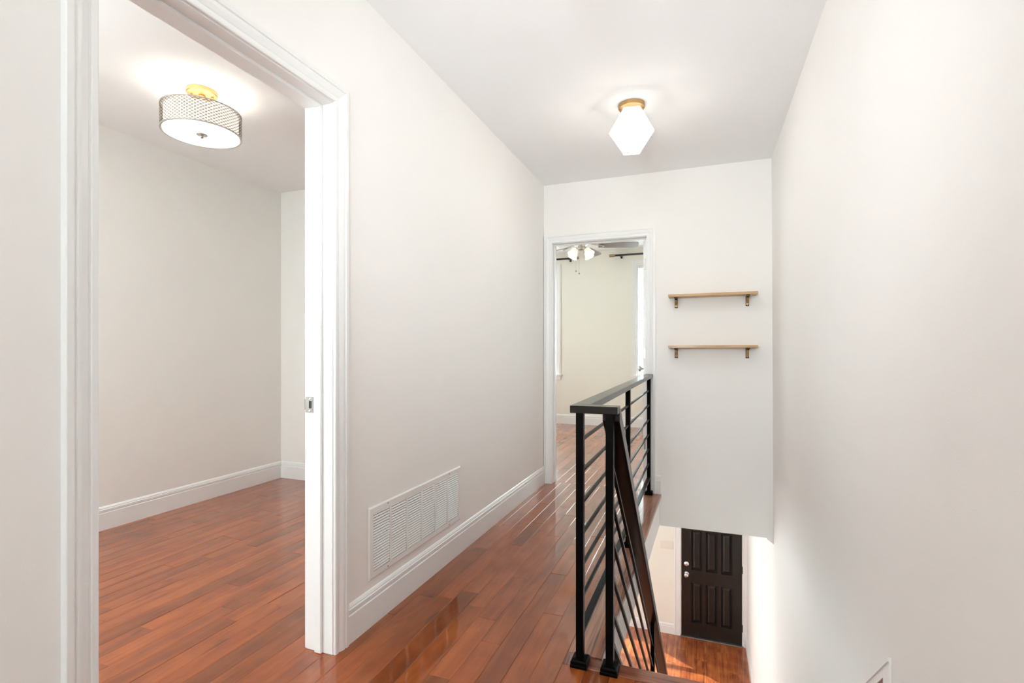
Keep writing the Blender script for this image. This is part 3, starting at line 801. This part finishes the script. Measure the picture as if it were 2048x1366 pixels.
for (dx, dy, z0) in ((-.055, -.02, -.53), (-.010, -.05, -.565)):
    bm = bmesh.new(); tube(bm, (dx, dy, -.28), (dx, dy, z0), .0014, 6); pc = obj('pull_chain', bm, M_NICKEL, cf)
    bm = bmesh.new(); lathe(bm, [(0, z0+.006), (.009, z0), (.010, z0-.006), (.006, z0-.014), (0, z0-.016)], (dx, dy, 0), 10, cap=False); obj('chain_pull', bm, M_STRIKE, pc, smooth=True)

# ------------------------------------------------------------------ windows
def window(name, x0, x1, z0, z1, y, wall_t, out=1, case=True, m=M_TRIM):
    """double-hung window in a Y wall; inside face at y, out = direction to outdoors (+1 = +Y)"""
    w_ = bpy.data.objects.new(name, None); C.objects.link(w_); w_['kind'] = 'structure'; w_.location = (x0, y, z0)
    def bld():
        s = out
        def bx(n, a, b, c, d, e, f, mm=m, par=w_): 
            return boxes(n, [(a, b, min(c, d), max(c, d), e, f)], mm, par)
        # frame lining
        for L in ((x0, x0+.02, z0, z1), (x1-.02, x1, z0, z1), (x0+.02, x1-.02, z1-.02, z1), (x0+.02, x1-.02, z0, z0+.02)):
            bx('window_frame', L[0], L[1], y+.001*s, y+wall_t*s, L[2], L[3])
        zm = (z0+z1)/2
        for (za, zb, off) in ((z0+.02, zm+.02, .10), (zm-.02, z1-.02, .135)):
            ya, yb = y+off*s, y+(off+.03)*s
            sash = bx('sash', x0+.02, x0+.055, ya, yb, za, zb)
            for L in ((x1-.055, x1-.02, za, zb), (x0+.055, x1-.055, za, za+.04), (x0+.055, x1-.055, zb-.035, zb)):
                bx('sash_rail', L[0], L[1], ya, yb, L[2], L[3], par=sash)
            boxes('pane', [(x0+.055, x1-.055, min(ya, yb)+.012, min(ya, yb)+.015, za+.04, zb-.035)], M_GLASS, sash)
        if case:
            for path, offs in (([(x0, y, z0), (x0, y, z1)], [(-1, 0, 0), (-1, 0, 1)]), ([(x0, y, z1), (x1, y, z1)], [(-1, 0, 1), (1, 0, 1)]), ([(x1, y, z1), (x1, y, z0)], [(1, 0, 1), (1, 0, 0)])):
                bm = bmesh.new(); sweep(bm, path, offs, (0, -s, 0), CAS); obj('casing', bm, m, w_)
            bx('stool', x0-.085, x1+.085, y-.04*s, y-.0005*s, z0-.022, z0)
            bx('apron', x0-.06, x1+.06, y-.015*s, y-.0005*s, z0-.085, z0-.022)
    under(w_, bld)
    return w_
window('window_1', W1[0], W1[1], WZ0, WZ1, YN, .20)
window('window_2', W2[0], W2[1], WZ0, WZ1, YN, .20)
window('window_3', W3[0], W3[1], ZL+.45, -.75, YD, .18)
window('window_4', -.85, .05, .95, 2.15, HYB, .11, out=-1)  # unseen window added to light the hall from behind
window('window_5', -3.25, -2.45, .85, 2.15, RY0, .11, out=-1)
def blind(label, x0, x1, ztop, zbot, y, grp=None):
    t = thing('window_blind', label, 'blind', ((x0+x1)/2, y, ztop), group=grp)
    hw = (x1-x0)/2
    boxes('head_rail', [(-hw, hw, -.02, .02, -.035, 0)], M_BLIND, t)
    n = int((ztop-.04-zbot)/.030)
    bm = bmesh.new(); prism(bm, [(-hw+.004, -.015, -.006), (-hw+.004, -.012, -.0085), (-hw+.004, .015, .006), (-hw+.004, .012, .0085)], (2*hw-.008, 0, 0))
    o0 = obj('slat', bm, M_BLIND, t)
    for k in range(n):
        o = o0 if k == 0 else bpy.data.objects.new('slat', o0.data)
        if k: link(o, t)
        o.location = (0, 0, -.052-.030*k)
    boxes('bottom_rail', [(-hw, hw, -.013, .013, -.052-.030*n-.012, -.052-.030*n+.006)], M_BLIND, t)
blind('white slatted blind half lowered in the right bedroom window', W1[0]+.024, W1[1]-.024, WZ1-.022, 1.56, YN+.05)
blind('unseen white slatted blind lowered to cut the sun in the left bedroom window', W2[0]+.024, W2[1]-.024, WZ1-.022, 1.02, YN+.05)  # unseen blind, lowered further to trim the sun patch on the floor

# curtain rods
def rod(label, x0, x1):
    z, y = 2.512, 7.44
    t = thing('curtain_rod', label, 'curtain rod', ((x0+x1)/2, y, z), group='curtain rods above the bedroom windows')
    hw = (x1-x0)/2
    bm = bmesh.new(); tube(bm, (-hw+.085, 0, 0), (hw-.085, 0, 0), .0145, 14); obj('rod', bm, M_ROD, t, smooth=True)
    for s in (-1, 1):
        bm = bmesh.new(); e = s*hw
        lathe(bm, [(.010, -s*.088), (.016, -s*.086), (.016, -s*.074), (.021, -s*.072), (.021, -s*.010), (.018, -s*.006), (.018, 0)], (e, 0, 0), 18, 'X'); obj('finial', bm, M_ANTQ, t)
        bm = bmesh.new(); xx = s*(hw-.16); box(bm, xx-.012, xx+.012, .016, YN-y-.001, -.012, .006); box(bm, xx-.014, xx+.014, YN-y-.006, YN-y-.001, -.03, .02)
        obj('bracket', bm, M_ROD, t)
rod('dark curtain rod with brass finial above the right bedroom window', -1.300, .356)
rod('dark curtain rod behind the fan above the left bedroom window', -3.41, -1.752)

# ------------------------------------------------------------------ front door downstairs
d3 = bpy.data.objects.new('door_3', None); C.objects.link(d3); d3['kind'] = 'structure'; d3.location = (FD0, YD, ZL)
FLAT = [(0, 0), (0, .012), (.004, .014), (.060, .016), (.078, .020), (.086, .020), (.090, .016), (.090, 0)]
def build_d3():
    casing(d3, 'Y', YD, 1, FD0-.010, FD1+.010, ZL, FDH+.012, -1, prof=FLAT)
    for L in ((FD0-.028, FD0-.003, YD, YD+.14, ZL, FDH), (FD1+.003, FD1+.028, YD, YD+.14, ZL, FDH), (FD0-.028, FD1+.028, YD, YD+.14, FDH, FDH+.018)):
        boxes('jamb', [L], M_TRIM, d3)
    for L in ((FD0-.003, FD0+.010, YD+.058, YD+.14, ZL+.012, FDH), (FD1-.010, FD1+.003, YD+.058, YD+.14, ZL+.012, FDH), (FD0-.003, FD1+.003, YD+.058, YD+.14, FDH-.012, FDH)):
        boxes('door_stop', [L], M_TRIM, d3)
    boxes('threshold', [(FD0-.02, FD1+.02, YD-.03, YD+.12, ZL, ZL+.012)], M_STRIKE, d3, bev=.003)
under(d3, build_d3)
fd = thing('front_door', 'dark brown panelled front door with chrome knob and deadbolt at the bottom of the stairs', 'door', ((FD0+FD1)/2, YD+.01, ZL))
W_ = (FD1-FD0)/2; Hd = FDH-ZL-.003
cols = [(-.262, -.122), (-.075, .085), (.130, .275)]
cols = [(-.263, -.118), (-.070, .082), (.128, .272)]
rows_ = [(.205, .775), (.950, 1.515), (1.625, 1.870)]
bm = bmesh.new()
xsb = [-W_]+[v for c in cols for v in c]+[W_]
zsb = [.014]+[v for r in rows_ for v in r]+[Hd]
for i in range(0, len(xsb), 2): box(bm, xsb[i], xsb[i+1], 0, .044, .014, Hd)
for (a, b) in cols:
    for j in range(0, len(zsb), 2): box(bm, a, b, 0, .044, zsb[j], zsb[j+1])
    box(bm, a, b, .030, .040, .2, 1.9)
dlf = obj('door_leaf', bm, M_FDOOR, fd)
for (a, b) in cols:
    for (c, d) in rows_:
        bm = bmesh.new()
        def rc(i, y): return [bm.verts.new(p) for p in ((a+i, y, c+i), (b-i, y, c+i), (b-i, y, d-i), (a+i, y, d-i))]
        R = [rc(0, .001), rc(.006, .012), rc(.010, .024), rc(.016, .024), rc(.044, .004)]
        for p, q in zip(R, R[1:]):
            for i in range(4): bm.faces.new([p[i], p[(i+1) % 4], q[(i+1) % 4], q[i]])
        bm.faces.new(R[-1])
        obj('panel', bm, M_FDOOR, fd)
kx = -.234-fd.location.x
bm = bmesh.new(); lathe(bm, [(.0345, 0), (.0345, -.006), (.030, -.010), (.020, -.012), (.018, -.017), (.0, -.018)], (kx, 0, 1.030), 28, 'Y', cap=False); db = obj('deadbolt', bm, M_CHROME, fd, smooth=True)
bm = bmesh.new(); box(bm, kx-.004, kx+.004, -.030, -.016, 1.014, 1.046, bev=.002); obj('thumb_turn', bm, M_CHROME, db)
bm = bmesh.new(); lathe(bm, [(.035, 0), (.034, -.006), (.016, -.010), (.013, -.030), (.024, -.038), (.030, -.052), (.027, -.064), (.014, -.070), (0, -.071)], (kx, 0, .885), 28, 'Y', cap=False); obj('door_knob', bm, M_CHROME, fd, smooth=True)
bm = bmesh.new(); box(bm, -W_-.002, -W_+.004, -.004, .02, .865, .905); obj('latch_plate', bm, M_STRIKE, fd)
for z in (.25, 1.05, 1.80):
    bm = bmesh.new(); lathe(bm, [(.008, z-.05), (.008, z+.05)], (W_+.004, -.006, 0), 10); obj('hinge', bm, M_ROD, fd)
# light switches beside the front door
sw = thing('light_switch_plate', 'ivory triple light switch plate on the cream wall beside the front door', 'light switch', (-.503, YD, -1.672))
boxes('cover_plate', [(-.088, .088, -.007, -.0005, -.058, .058)], M_SWITCH, sw, bev=.003)
for i in (-1, 0, 1):
    bm = bmesh.new(); x = i*.047; prism(bm, [(x-.015, -.007, -.033), (x-.015, -.013, -.033), (x-.015, -.0085, .033), (x-.015, -.007, .033)], (.030, 0, 0)); obj('rocker', bm, M_SWITCH, sw)
